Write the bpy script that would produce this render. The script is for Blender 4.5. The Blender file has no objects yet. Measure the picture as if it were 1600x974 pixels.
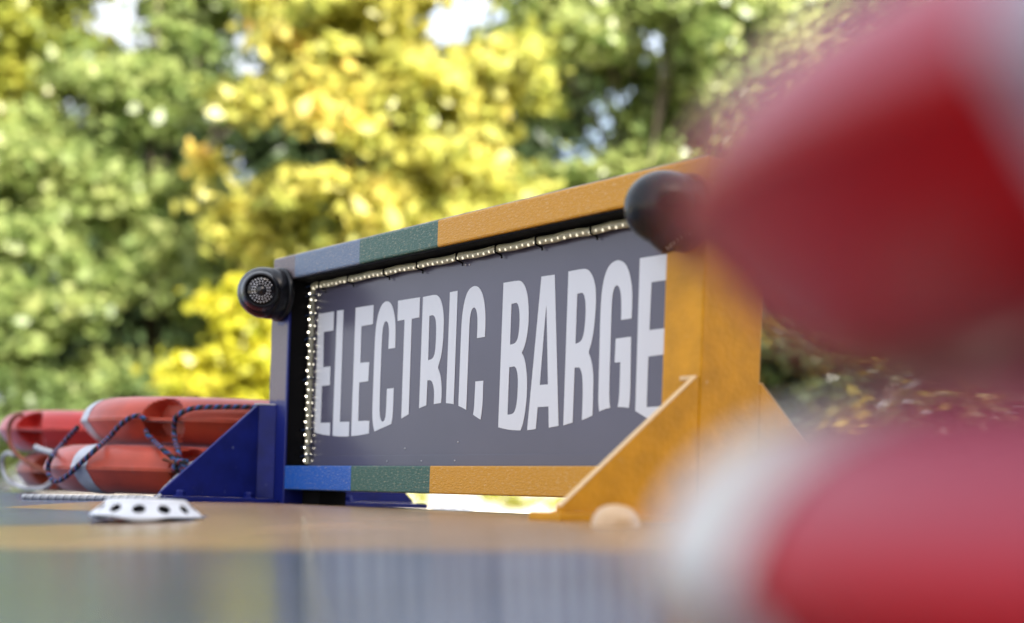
import bpy, bmesh, math, random
import numpy as np
from mathutils import Vector, Matrix

# ------------------------------------------------------------------ camera, sky, sun, exposure
S = bpy.context.scene
C = S.collection
R = math.radians
ZC = 1.7                                   # camera height over the canal
F = 2222.2                                 # focal length in photo pixels (50 mm on 36 mm, 1600 px)
ROLL = 0.033
cs, sn = math.cos(ROLL), math.sin(ROLL)
VOFF = 295.4
cam_d = bpy.data.cameras.new("camera")
cam = bpy.data.objects.new("camera", cam_d)
C.objects.link(cam)
cam.matrix_world = Matrix(((cs, -sn, 0, 0), (0, 0, -1, 0), (sn, cs, 0, ZC), (0, 0, 0, 1)))
cam_d.lens = 50
cam_d.sensor_width = 36
cam_d.shift_y = VOFF / cs / 1600
cam_d.clip_start = 0.02
cam_d.clip_end = 600
cam_d.dof.use_dof = True
cam_d.dof.focus_distance = 2.58
cam_d.dof.aperture_fstop = 1.7
S.camera = cam

SUN_EL, SUN_AZ = R(40), math.atan2(0.6, -0.8)       # behind the camera, to the right
w = bpy.data.worlds.new("World")
S.world = w
w.use_nodes = True
nt = w.node_tree
sky = nt.nodes.new("ShaderNodeTexSky")
sky.sky_type = 'NISHITA'
sky.sun_disc = False
sky.sun_elevation = SUN_EL
sky.sun_rotation = SUN_AZ
sky.dust_density = 5.0
sky.air_density = 1.0
tcw = nt.nodes.new("ShaderNodeTexCoord")
cl_ = nt.nodes.new("ShaderNodeTexNoise")              # thin bright cloud over most of the sky
cl_.inputs["Scale"].default_value = 2.2
cl_.inputs["Detail"].default_value = 6
nt.links.new(tcw.outputs["Generated"], cl_.inputs["Vector"])
cr_ = nt.nodes.new("ShaderNodeMapRange")
cr_.inputs["From Min"].default_value = .34
cr_.inputs["From Max"].default_value = .56
cr_.inputs["To Min"].default_value = .25
cr_.inputs["To Max"].default_value = .95
nt.links.new(cl_.outputs[0], cr_.inputs[0])
cm_ = nt.nodes.new("ShaderNodeMix")
cm_.data_type = 'RGBA'
nt.links.new(cr_.outputs[0], cm_.inputs["Factor"])
nt.links.new(sky.outputs[0], cm_.inputs["A"])
cm_.inputs["B"].default_value = (2.5, 2.6, 2.8, 1)
nt.links.new(cm_.outputs["Result"], nt.nodes["Background"].inputs[0])
nt.nodes["Background"].inputs[1].default_value = 0.15
sun_d = bpy.data.lights.new("sun", 'SUN')
sun_d.energy = 5.0
sun_d.angle = R(0.5)
sun_d.color = (1, .95, .87)
sun = bpy.data.objects.new("sun", sun_d)
C.objects.link(sun)
sdir = Vector((math.sin(SUN_AZ) * math.cos(SUN_EL), math.cos(SUN_AZ) * math.cos(SUN_EL), math.sin(SUN_EL)))
sun.rotation_euler = sdir.to_track_quat('Z', 'Y').to_euler()
S.view_settings.view_transform = 'Standard'
S.view_settings.look = 'None'
S.view_settings.exposure = 2.02
S.view_settings.gamma = 1
S.view_settings.use_curve_mapping = False
S.render.engine = 'CYCLES'
S.cycles.use_denoising = True
S.cycles.max_bounces = 8
S.cycles.sample_clamp_indirect = 6

rng = random.Random(7)
nrng = np.random.default_rng(11)


# ------------------------------------------------------------------ photo measurements -> metres
def ray(px, py):
    dx, dy = px - 800, py - 487
    u = dx * cs + dy * sn - VOFF / cs * sn
    v = -dx * sn + dy * cs - VOFF
    return Vector((u / F, 1, -v / F))


def at(px, py, Y):
    r = ray(px, py) * Y
    return Vector((r.x, r.y, r.z + ZC))


def proj(P):
    u, v = P[0] / P[1] * F, -(P[2] - ZC) / P[1] * F
    u += VOFF / cs * sn
    v += VOFF
    return 800 + u * cs - v * sn, 487 + u * sn + v * cs


TH = R(37.35)
dvec = Vector((-math.sin(TH), math.cos(TH), 0))       # along the sign, right to left
nvec = Vector((-math.cos(TH), -math.sin(TH), 0))      # out of the sign's face
RP = Vector((.2655, 2.05, ZC))                        # right front corner of the sign
L = 1.323


def roof_z(q):
    q = abs(q)
    if q < .65:
        z = -.022 - .05 * q * q
    else:
        z = -.022 - .05 * .4225 - .065 * (q - .65)
    return z + ZC


def roof_at(P):
    return roof_z((P - RP).dot(nvec))


def roof_hit(px, py):
    r = ray(px, py)
    lo = .3
    Y = lo
    while Y < 8:
        P = r * Y
        P.z += ZC
        if P.z <= roof_at(P):
            return P
        Y += .002
    return r * 8 + Vector((0, 0, ZC))


# ------------------------------------------------------------------ materials
def mat(name, col, rough=.5, metal=0, coat=0, bump=0, bscale=80, var=0, vscale=6, spec=.5, col2=None, scuff=None):
    m = bpy.data.materials.new(name)
    m.use_nodes = True
    n = m.node_tree
    b = n.nodes["Principled BSDF"]
    b.inputs["Base Color"].default_value = (*col, 1)
    b.inputs["Roughness"].default_value = rough
    b.inputs["Metallic"].default_value = metal
    b.inputs["Coat Weight"].default_value = coat
    b.inputs["Specular IOR Level"].default_value = spec
    tc = n.nodes.new("ShaderNodeTexCoord")
    if var or col2:
        nz = n.nodes.new("ShaderNodeTexNoise")
        nz.inputs["Scale"].default_value = vscale
        nz.inputs["Detail"].default_value = 6
        n.links.new(tc.outputs["Object"], nz.inputs["Vector"])
        rp = n.nodes.new("ShaderNodeValToRGB")
        rp.color_ramp.elements[0].position = .32
        rp.color_ramp.elements[1].position = .68
        c2 = col2 or tuple(min(1, c * (1 + var)) for c in col)
        c1 = col if col2 else tuple(c * (1 - var) for c in col)
        rp.color_ramp.elements[0].color = (*c1, 1)
        rp.color_ramp.elements[1].color = (*c2, 1)
        n.links.new(nz.outputs[0], rp.inputs[0])
        n.links.new(rp.outputs[0], b.inputs["Base Color"])
    if scuff:
        sc_, sscale, lo, hi = scuff
        n3 = n.nodes.new("ShaderNodeTexNoise")
        n3.inputs["Scale"].default_value = sscale
        n3.inputs["Detail"].default_value = 8
        n3.inputs["Roughness"].default_value = .7
        n.links.new(tc.outputs["Object"], n3.inputs["Vector"])
        r3 = n.nodes.new("ShaderNodeMapRange")
        r3.inputs["From Min"].default_value = lo
        r3.inputs["From Max"].default_value = hi
        n.links.new(n3.outputs[0], r3.inputs[0])
        m3 = n.nodes.new("ShaderNodeMix")
        m3.data_type = 'RGBA'
        n.links.new(r3.outputs[0], m3.inputs["Factor"])
        if b.inputs["Base Color"].is_linked:
            n.links.new(b.inputs["Base Color"].links[0].from_socket, m3.inputs["A"])
        else:
            m3.inputs["A"].default_value = (*col, 1)
        m3.inputs["B"].default_value = (*sc_, 1)
        n.links.new(m3.outputs["Result"], b.inputs["Base Color"])
    if bump:
        n2 = n.nodes.new("ShaderNodeTexNoise")
        n2.inputs["Scale"].default_value = bscale
        n2.inputs["Detail"].default_value = 4
        n.links.new(tc.outputs["Object"], n2.inputs["Vector"])
        bp = n.nodes.new("ShaderNodeBump")
        bp.inputs["Strength"].default_value = bump
        bp.inputs["Distance"].default_value = .002
        n.links.new(n2.outputs[0], bp.inputs["Height"])
        n.links.new(bp.outputs[0], b.inputs["Normal"])
    return m


def banded_paint(name, stops, rough=.3):
    """brushed enamel in blocks of colour along local x (hard edges), with brush bump and pale wear specks"""
    m = bpy.data.materials.new(name)
    m.use_nodes = True
    n = m.node_tree
    lk = n.links.new
    b = n.nodes["Principled BSDF"]
    b.inputs["Roughness"].default_value = rough
    b.inputs["Specular IOR Level"].default_value = .35
    tc = n.nodes.new("ShaderNodeTexCoord")
    sx = n.nodes.new("ShaderNodeSeparateXYZ")
    lk(tc.outputs["Object"], sx.inputs[0])
    mp = n.nodes.new("ShaderNodeMapRange")
    mp.inputs["From Min"].default_value = -L
    mp.inputs["From Max"].default_value = 0
    lk(sx.outputs[0], mp.inputs["Value"])
    rp = n.nodes.new("ShaderNodeValToRGB")
    rp.color_ramp.interpolation = 'CONSTANT'
    e = rp.color_ramp.elements
    e[0].position = 0
    e[0].color = (*stops[0][1], 1)
    e.remove(e[1])
    for x, c in stops[1:]:
        k = e.new((x + L) / L)
        k.color = (*c, 1)
    lk(mp.outputs[0], rp.inputs[0])
    # pale scuffs
    mpg = n.nodes.new("ShaderNodeMapping")
    mpg.inputs["Scale"].default_value = (60, 150, 190)
    lk(tc.outputs["Object"], mpg.inputs[0])
    nz = n.nodes.new("ShaderNodeTexNoise")
    nz.inputs["Scale"].default_value = 1.6
    nz.inputs["Detail"].default_value = 9
    nz.inputs["Roughness"].default_value = .75
    lk(mpg.outputs[0], nz.inputs["Vector"])
    r2 = n.nodes.new("ShaderNodeValToRGB")
    r2.color_ramp.elements[0].position = .53
    r2.color_ramp.elements[1].position = .64
    lk(nz.outputs[0], r2.inputs[0])
    mx = n.nodes.new("ShaderNodeMix")
    mx.data_type = 'RGBA'
    mul = n.nodes.new("ShaderNodeMath")
    mul.operation = 'MULTIPLY'
    mul.inputs[1].default_value = .42
    lk(r2.outputs[0], mul.inputs[0])
    lk(mul.outputs[0], mx.inputs["Factor"])
    lk(rp.outputs[0], mx.inputs["A"])
    mx.inputs["B"].default_value = (.72, .58, .38, 1)
    lk(mx.outputs["Result"], b.inputs["Base Color"])
    n2 = n.nodes.new("ShaderNodeTexNoise")
    n2.inputs["Scale"].default_value = 1
    n2.inputs["Detail"].default_value = 6
    n2.inputs["Roughness"].default_value = .65
    mp2 = n.nodes.new("ShaderNodeMapping")
    mp2.inputs["Scale"].default_value = (120, 260, 330)
    lk(tc.outputs["Object"], mp2.inputs[0])
    lk(mp2.outputs[0], n2.inputs["Vector"])
    bp = n.nodes.new("ShaderNodeBump")
    bp.inputs["Strength"].default_value = .9
    bp.inputs["Distance"].default_value = .002
    lk(n2.outputs[0], bp.inputs["Height"])
    lk(bp.outputs[0], b.inputs["Normal"])
    return m


PURPLE, BLUE, GREEN, YELLOW, NAVY = (.16, .13, .15), (.010, .10, .44), (.035, .11, .085), (.60, .275, .006), (.005, .012, .15)
SLATE = (.088, .086, .132)
M = {}
M['blue'] = mat('navy_enamel', NAVY, .42, spec=.25, bump=.4, bscale=90, var=.25, vscale=20, scuff=((.18, .22, .35), 35, .66, .70))
M['yellow'] = mat('yellow_enamel', YELLOW, .36, spec=.25, bump=.45, bscale=120, var=.14, vscale=20, scuff=((.70, .55, .35), 45, .66, .70))
M['slate'] = mat('slate_panel', SLATE, .25, bump=.06, bscale=14, var=.07, vscale=4, scuff=((.16, .155, .19), 90, .70, .76))
M['letter'] = mat('white_vinyl', (.64, .66, .72), .35)
M['black'] = mat('black_plastic', (.006, .007, .010), .26, bump=.1, bscale=300, spec=.3)
M['gloss_black'] = mat('dark_glass', (.006, .006, .008), .08)
M['irled'] = mat('clear_led', (.85, .85, .9), .2)
M['white'] = mat('white_plastic', (.68, .71, .76), .35, bump=.1, bscale=60, var=.06, vscale=25, scuff=((.35, .30, .24), 60, .62, .75))
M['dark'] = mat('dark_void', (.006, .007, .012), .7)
M['beige'] = mat('cream_paint', (.62, .42, .24), .3)
M['worn'] = mat('worn_yellow_edge', (.72, .50, .26), .5, bump=.5, bscale=200)
M['tie'] = mat('blue_tie', (.01, .03, .09), .3)
M['chip'] = mat('chipped_paint', (.5, .5, .55), .6, bump=.6, bscale=200)
M['tape'] = mat('silver_tape', (.42, .45, .52), .38, bump=.2, bscale=300, var=.12, vscale=30)
M['white_rope'] = mat('white_rope', (.42, .43, .46), .8, bump=.8, bscale=220, var=.25, vscale=60)
M['brown_rope'] = mat('brown_rope', (.20, .06, .035), .8, bump=.8, bscale=220, var=.25, vscale=60)
M['stone'] = mat('pale_stone', (.40, .375, .34), .85, bump=.6, bscale=8, var=.2, vscale=3)
M['brick'] = mat('dark_brick', (.09, .05, .035), .85, var=.25, vscale=8)
M['roofing'] = mat('grey_slate', (.07, .07, .08), .8, var=.2, vscale=4)
M['glass'] = mat('window_glass', (.03, .035, .04), .1)
M['bark'] = mat('bark', (.055, .04, .028), .9, bump=.8, bscale=14, var=.3, vscale=8)


def orange(name, col, var):
    return mat(name, col, .42, bump=.2, bscale=120, var=var, vscale=14, scuff=(tuple(.5 * c + .06 for c in col), 22, .60, .74))


M['buoy'] = orange('orange_plastic', (.43, .052, .020), .15)
M['buoy_red'] = orange('red_plastic', (.46, .022, .016), .1)
M['buoy_brown'] = orange('faded_plastic', (.34, .060, .028), .15)
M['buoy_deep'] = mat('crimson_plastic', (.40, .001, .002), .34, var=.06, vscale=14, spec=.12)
nn_ = M['buoy_deep'].node_tree                     # pink upper half: sky sheen painted into the base colour
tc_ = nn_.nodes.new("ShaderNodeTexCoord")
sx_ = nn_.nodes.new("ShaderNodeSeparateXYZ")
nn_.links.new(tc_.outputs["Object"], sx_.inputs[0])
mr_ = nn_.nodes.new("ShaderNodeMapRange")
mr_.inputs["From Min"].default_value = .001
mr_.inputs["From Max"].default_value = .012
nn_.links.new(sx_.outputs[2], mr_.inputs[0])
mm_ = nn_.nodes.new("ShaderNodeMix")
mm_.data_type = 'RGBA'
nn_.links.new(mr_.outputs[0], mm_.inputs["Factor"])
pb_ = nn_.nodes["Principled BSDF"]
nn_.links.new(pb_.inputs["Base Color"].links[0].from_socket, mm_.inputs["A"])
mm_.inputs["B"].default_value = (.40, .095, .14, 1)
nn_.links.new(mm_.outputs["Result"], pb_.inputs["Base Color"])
M['buoy_pale'] = M['buoy_deep'].copy()          # lower ring: painted sky sheen fades in only towards its top
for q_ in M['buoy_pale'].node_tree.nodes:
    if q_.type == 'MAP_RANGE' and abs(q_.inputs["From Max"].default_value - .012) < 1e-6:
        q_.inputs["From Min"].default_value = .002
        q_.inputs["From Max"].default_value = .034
M['white_tape'] = mat('white_tape', (.66, .64, .62), .4, bump=.2, bscale=300, var=.08, vscale=30)
for k_, sh in (('buoy', .35), ('buoy_red', .35), ('buoy_brown', .3), ('buoy_deep', .1)):      # lilac sheen tint imitates reflected sky on chalky plastic
    bb = M[k_].node_tree.nodes["Principled BSDF"]
    bb.inputs["Sheen Weight"].default_value = sh
    bb.inputs["Sheen Roughness"].default_value = .4
    bb.inputs["Sheen Tint"].default_value = (.85, .82, 1, 1)


def braid(name, c0, c1, c2):
    m = bpy.data.materials.new(name)
    m.use_nodes = True
    n = m.node_tree
    b = n.nodes["Principled BSDF"]
    b.inputs["Roughness"].default_value = .75
    uv = n.nodes.new("ShaderNodeUVMap")
    sx = n.nodes.new("ShaderNodeSeparateXYZ")
    n.links.new(uv.outputs[0], sx.inputs[0])
    a = n.nodes.new("ShaderNodeMath")
    a.operation = 'ADD'
    n.links.new(sx.outputs[0], a.inputs[0])
    n.links.new(sx.outputs[1], a.inputs[1])
    fr = n.nodes.new("ShaderNodeMath")
    fr.operation = 'FRACT'
    n.links.new(a.outputs[0], fr.inputs[0])
    rp = n.nodes.new("ShaderNodeValToRGB")
    rp.color_ramp.interpolation = 'CONSTANT'
    e = rp.color_ramp.elements
    e[0].color = (*c0, 1)
    e[1].position = .45
    e[1].color = (*c1, 1)
    k = e.new(.78)
    k.color = (*c2, 1)
    n.links.new(fr.outputs[0], rp.inputs[0])
    n.links.new(rp.outputs[0], b.inputs["Base Color"])
    sn_ = n.nodes.new("ShaderNodeMath")
    sn_.operation = 'PINGPONG'
    sn_.inputs[1].default_value = .17
    n.links.new(fr.outputs[0], sn_.inputs[0])
    bp = n.nodes.new("ShaderNodeBump")
    bp.inputs["Distance"].default_value = .006
    n.links.new(sn_.outputs[0], bp.inputs["Height"])
    n.links.new(bp.outputs[0], b.inputs["Normal"])
    return m


M['braid'] = braid('braided_rope', (.010, .010, .014), (.03, .09, .26), (.22, .03, .05))
M['twist'] = braid('twisted_white_rope', (.40, .41, .44), (.52, .53, .56), (.20, .21, .24))

led_m = bpy.data.materials.new('lit_led')
led_m.use_nodes = True
b_ = led_m.node_tree.nodes["Principled BSDF"]
b_.inputs["Emission Color"].default_value = (1, .93, .75, 1)
b_.inputs["Emission Strength"].default_value = 1.6
M['led'] = led_m
b_.inputs["Emission Strength"].default_value = 4.0
M['led_soft'] = led_m.copy()
M['led_soft'].node_tree.nodes['Principled BSDF'].inputs['Emission Strength'].default_value = 1.0
M['led_dim'] = mat('dim_led', (.75, .70, .52), .15)
M['led_dim'].node_tree.nodes["Principled BSDF"].inputs["Emission Color"].default_value = (1, .92, .7, 1)
M['led_dim'].node_tree.nodes["Principled BSDF"].inputs["Emission Strength"].default_value = .22
M['tube_pale'] = mat('pale_tube', (.40, .38, .26), .18, bump=.5, bscale=120)
M['tube'] = mat('clear_tube', (.22, .21, .15), .2)


# ------------------------------------------------------------------ mesh helpers
def obj(name, bm, m, parent=None, smooth=False):
    me = bpy.data.meshes.new(name)
    if isinstance(bm, tuple):
        me.from_pydata([tuple(v) for v in bm[0]], [], bm[1])
        me.update()
    else:
        bm.normal_update()
        bm.to_mesh(me)
        bm.free()
    if smooth:
        me.shade_smooth()
    if m:
        me.materials.append(m)
    o = bpy.data.objects.new(name, me)
    C.objects.link(o)
    if parent:
        o.parent = parent
    return o


def thing(name, label, cat, loc=(0, 0, 0), rotz=0, group=None):
    o = bpy.data.objects.new(name, None)
    C.objects.link(o)
    o.location = loc
    o.rotation_euler = (0, 0, rotz)
    return tag(o, label, cat, group)


def tag(o, label, cat, group=None):
    o['label'] = label
    o['category'] = cat
    if group:
        o['group'] = group
    return o


def structure(o):
    o['kind'] = 'structure'
    return o


def box(x0, x1, y0, y1, z0, z1, bev=0, seg=2, bm=None):
    own = bm is None
    b = bmesh.new()
    bmesh.ops.create_cube(b, size=1, matrix=Matrix.Translation(((x0 + x1) / 2, (y0 + y1) / 2, (z0 + z1) / 2)) @
                          Matrix.Diagonal((x1 - x0, y1 - y0, z1 - z0, 1)))
    if bev:
        bmesh.ops.bevel(b, geom=b.edges[:], offset=bev, segments=seg, profile=.5, affect='EDGES')
    if own:
        return b
    tmp = bpy.data.meshes.new("tmp")
    b.to_mesh(tmp)
    b.free()
    bm.from_mesh(tmp)
    bpy.data.meshes.remove(tmp)
    return bm


def prism(pts, axis, a0, a1, bev=0):
    """polygon pts in the plane across axis, pulled from a0 to a1 along it"""
    b = bmesh.new()

    def P(u, v, a):
        return {'x': (a, u, v), 'y': (u, a, v), 'z': (u, v, a)}[axis]
    lo = [b.verts.new(P(u, v, a0)) for u, v in pts]
    hi = [b.verts.new(P(u, v, a1)) for u, v in pts]
    b.faces.new(lo)
    b.faces.new(hi[::-1])
    for i in range(len(pts)):
        j = (i + 1) % len(pts)
        b.faces.new((lo[j], lo[i], hi[i], hi[j]))
    bmesh.ops.recalc_face_normals(b, faces=b.faces[:])
    if bev:
        bmesh.ops.bevel(b, geom=b.edges[:], offset=bev, segments=2, profile=.5, affect='EDGES')
    return b


def lathe(prof, seg=48, axis='z'):
    """closed surface of revolution from (r, h) profile; axis z or minus y"""
    V, Fc = [], []
    for r, h in prof:
        for k in range(seg):
            a = 2 * math.pi * k / seg
            p = (r * math.cos(a), r * math.sin(a), h)
            if axis == '-y':
                p = (p[0], -p[2], p[1])
            V.append(p)
    for i in range(len(prof) - 1):
        for k in range(seg):
            k2 = (k + 1) % seg
            Fc.append((i * seg + k, i * seg + k2, (i + 1) * seg + k2, (i + 1) * seg + k))
    return V, Fc


def catmull(pts, n=10):
    pts = [Vector(p) for p in pts]
    P = [pts[0] * 2 - pts[1]] + pts + [pts[-1] * 2 - pts[-2]]
    out = []
    for i in range(1, len(P) - 2):
        for k in range(n):
            t = k / n
            a, b, c, d = P[i - 1], P[i], P[i + 1], P[i + 2]
            out.append(.5 * (2 * b + (c - a) * t + (2 * a - 5 * b + 4 * c - d) * t * t + (3 * b - a - 3 * c + d) * t ** 3))
    out.append(pts[-1])
    return out


def tube(path, rad, m, name, parent=None, seg=10, pitch=.02, taper=None):
    n = len(path)
    V, Fc, UV = [], [], []
    acc = 0
    up = Vector((0, 0, 1))
    prev = None
    L_ = []
    for i, p in enumerate(path):
        t = (path[min(i + 1, n - 1)] - path[max(i - 1, 0)]).normalized()
        if prev is None:
            x = t.orthogonal().normalized()
        else:
            x = (prev - t * prev.dot(t)).normalized()
        prev = x
        y = t.cross(x)
        if i:
            acc += (path[i] - path[i - 1]).length
        L_.append(acc)
        r = rad if taper is None else rad * (1 + (taper - 1) * i / (n - 1))
        for k in range(seg):
            a = 2 * math.pi * k / seg
            V.append(p + (x * math.cos(a) + y * math.sin(a)) * r)
    for i in range(n - 1):
        for k in range(seg):
            k2 = (k + 1) % seg
            Fc.append((i * seg + k, i * seg + k2, (i + 1) * seg + k2, (i + 1) * seg + k))
            u0, u1 = L_[i] / pitch, L_[i + 1] / pitch
            UV += [(u0, k / seg), (u0, (k + 1) / seg), (u1, (k + 1) / seg), (u1, k / seg)]
    Fc.append(tuple(range(seg))[::-1])
    Fc.append(tuple((n - 1) * seg + k for k in range(seg)))
    UV += [(0, 0)] * (2 * seg)
    o = obj(name, (V, Fc), m, parent, True)
    uvl = o.data.uv_layers.new(name="UVMap")
    uvl.data.foreach_set("uv", np.array(UV, dtype=np.float32).ravel())
    return o


def join(parts):
    V, Fc = [], []
    for v, f in parts:
        k = len(V)
        V += [tuple(p) for p in v]
        Fc += [tuple(i + k for i in q) for q in f]
    return V, Fc


# ------------------------------------------------------------------ setting: canal, banks, wall, added sun-blocking building
def sheet(name, x0, x1, y0, y1, z, m, nx=1, ny=1, fz=None):
    V, Fc = [], []
    for j in range(ny + 1):
        for i in range(nx + 1):
            x, y = x0 + (x1 - x0) * i / nx, y0 + (y1 - y0) * j / ny
            V.append((x, y, z + (fz(x, y) if fz else 0)))
    for j in range(ny):
        for i in range(nx):
            a = j * (nx + 1) + i
            Fc.append((a, a + 1, a + nx + 2, a + nx + 1))
    return structure(obj(name, (V, Fc), m))


M['grass'] = mat('grass_ground', (.06, .09, .025), .95, bump=.5, bscale=20, var=.35, vscale=1.2)
M['water'] = mat('canal_water', (.02, .028, .022), .06, bump=.25, bscale=3)
M['path'] = mat('pale_gravel', (.50, .45, .37), .95, bump=.5, bscale=60, var=.12, vscale=9)
sheet('ground', -300, 300, -300, 300, -.6, M['grass'])
sheet('canal_water', -200, 200, -4.4, 9.0, 0, M['water'])
structure(obj('towpath', box(-200, 200, 9.0, 13.2, -.6, .5), M['path']))
structure(obj('bank', box(-200, 200, 13.2, 200, -.6, .9), M['grass']))
structure(obj('quay', box(-200, 200, -60, -4.4, -.6, .45), M['path']))
qw = tag(obj('stone_wall', box(-4.35, 40, 13.0, 13.35, .45, 2.02, .03), M['stone']),
         'low pale stone wall beyond the barge roof at the foot of the trees', 'wall')

bld = thing('unseen_shade_block', 'unseen dark brick block with tall windows, added on the near quay to shade the barge', 'shade blocker',
            (5.0, -6.7, .45), math.atan2(.8, .6) - math.pi / 2 + 0)
bld.rotation_euler = (0, 0, math.atan2(.6, .8))  # out of view, added to keep direct sun off the barge roof
obj('wall', box(-9, 9, -8, 0, 0, 9.5), M['brick'], bld)
obj('roof', prism([(-9.3, 9.502), (9.3, 9.502), (0, 12.4)], 'y', -8.3, .3), M['roofing'], bld)
for i in range(5):
    for zz in (1.2, 4.6):
        wf = obj('window', box(-7.4 + i * 3.3, -5.8 + i * 3.3, .003, .05, zz, zz + 2.2), M['white'], bld)
        obj('pane', box(-7.3 + i * 3.3, -5.9 + i * 3.3, .053, .06, zz + .1, zz + 2.1), M['glass'], wf)


# ------------------------------------------------------------------ barge
def roof_material():
    m = bpy.data.materials.new('roof_paint')
    m.use_nodes = True
    n = m.node_tree
    lk = n.links.new
    b = n.nodes["Principled BSDF"]
    tc = n.nodes.new("ShaderNodeTexCoord")
    sx = n.nodes.new("ShaderNodeSeparateXYZ")
    lk(tc.outputs["Object"], sx.inputs[0])

    def halfplane(p0, p1, soft=.004):
        """1 on the left of p0->p1 (object coords are world coords here)"""
        d = (p1 - p0).normalized()
        nx, ny = -d.y, d.x
        c = nx * p0.x + ny * p0.y
        a = n.nodes.new("ShaderNodeMath")
        a.operation = 'MULTIPLY'
        a.inputs[1].default_value = nx
        lk(sx.outputs[0], a.inputs[0])
        a2 = n.nodes.new("ShaderNodeMath")
        a2.operation = 'MULTIPLY_ADD'
        a2.inputs[1].default_value = ny
        lk(sx.outputs[1], a2.inputs[0])
        lk(a.outputs[0], a2.inputs[2])
        mr = n.nodes.new("ShaderNodeMapRange")
        mr.inputs["From Min"].default_value = c - soft
        mr.inputs["From Max"].default_value = c + soft
        lk(a2.outputs[0], mr.inputs[0])
        return mr.outputs[0]

    def mul(a, c):
        k = n.nodes.new("ShaderNodeMath")
        k.operation = 'MULTIPLY'
        lk(a, k.inputs[0])
        lk(c, k.inputs[1])
        return k.outputs[0]

    def mix(f, A, B):
        k = n.nodes.new("ShaderNodeMix")
        k.data_type = 'RGBA'
        lk(f, k.inputs["Factor"])
        if isinstance(A, tuple):
            k.inputs["A"].default_value = (*A, 1)
        else:
            lk(A, k.inputs["A"])
        if isinstance(B, tuple):
            k.inputs["B"].default_value = (*B, 1)
        else:
            lk(B, k.inputs["B"])
        return k.outputs["Result"]

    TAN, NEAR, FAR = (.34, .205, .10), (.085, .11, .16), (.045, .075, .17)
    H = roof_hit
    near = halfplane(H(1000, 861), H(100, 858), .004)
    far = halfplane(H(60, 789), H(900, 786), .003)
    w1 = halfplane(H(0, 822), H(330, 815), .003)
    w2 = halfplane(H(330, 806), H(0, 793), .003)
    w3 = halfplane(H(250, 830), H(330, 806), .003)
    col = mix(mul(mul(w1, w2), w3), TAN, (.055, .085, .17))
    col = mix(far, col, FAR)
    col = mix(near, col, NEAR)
    nz = n.nodes.new("ShaderNodeTexNoise")
    nz.inputs["Scale"].default_value = 5
    nz.inputs["Detail"].default_value = 8
    lk(tc.outputs["Object"], nz.inputs["Vector"])
    mr = n.nodes.new("ShaderNodeMapRange")
    mr.inputs["From Min"].default_value = .3
    mr.inputs["From Max"].default_value = .7
    mr.inputs["To Min"].default_value = .75
    mr.inputs["To Max"].default_value = 1.2
    lk(nz.outputs[0], mr.inputs[0])
    k = n.nodes.new("ShaderNodeMix")
    k.data_type = 'RGBA'
    k.blend_type = 'MULTIPLY'
    k.inputs["Factor"].default_value = 1
    lk(col, k.inputs["A"])
    lk(mr.outputs[0], k.inputs["B"])
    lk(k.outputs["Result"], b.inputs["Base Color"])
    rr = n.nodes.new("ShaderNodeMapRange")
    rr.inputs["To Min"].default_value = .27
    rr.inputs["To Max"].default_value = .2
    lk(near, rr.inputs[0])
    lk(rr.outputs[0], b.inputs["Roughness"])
    n2 = n.nodes.new("ShaderNodeTexNoise")
    n2.inputs["Scale"].default_value = 60
    n2.inputs["Detail"].default_value = 5
    lk(tc.outputs["Object"], n2.inputs["Vector"])
    bp = n.nodes.new("ShaderNodeBump")
    bp.inputs["Distance"].default_value = .0006
    bs = n.nodes.new("ShaderNodeMapRange")
    bs.inputs["To Min"].default_value = .5
    bs.inputs["To Max"].default_value = .12
    lk(near, bs.inputs[0])
    lk(bs.outputs[0], bp.inputs["Strength"])
    lk(n2.outputs[0], bp.inputs["Height"])
    lk(bp.outputs[0], b.inputs["Normal"])
    return m


barge = thing('barge', 'cambered barge roof painted ochre and blue that carries the lettered sign', 'barge')
Q0, Q1, S0, S1 = -1.0, 1.75, -3.2, 6.5
V, Fc = [], []
nq, ns = 110, 40
for i in range(nq + 1):
    q = Q0 + (Q1 - Q0) * i / nq
    for j in range(ns + 1):
        s = S0 + (S1 - S0) * j / ns
        p = RP + nvec * q + dvec * s
        V.append((p.x, p.y, roof_z(q)))
for i in range(nq):
    for j in range(ns):
        a = i * (ns + 1) + j
        Fc.append((a, a + ns + 1, a + ns + 2, a + 1))
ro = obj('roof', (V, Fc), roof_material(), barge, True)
if ro.data.polygons[0].normal.z < 0:
    ro.data.flip_normals()
hull_m = mat('hull_paint', (.02, .03, .09), .4, var=.15)


def sq(s, q, z):
    p = RP + nvec * q + dvec * s
    return (p.x, p.y, z)


V = []
for (s, q) in ((S0, Q0), (S1, Q0), (S1, Q1), (S0, Q1)):
    V += [sq(s, q, roof_z(q) - .003), sq(s, q * 1.05, -.4)]
obj('hull', (V, [(0, 2, 3, 1), (2, 4, 5, 3), (4, 6, 7, 5), (6, 0, 1, 7)]), hull_m, barge)
# pale sealant seam that runs down the roof
seam_pts = [roof_hit(474, 808), roof_hit(478, 850), roof_hit(486, 910), roof_hit(498, 974), roof_hit(506, 1040)]
tube([p + Vector((0, 0, .0004)) for p in catmull(seam_pts, 12)], .0005, mat('sealant', (.42, .40, .32), .6), 'seam', barge, 8)

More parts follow.
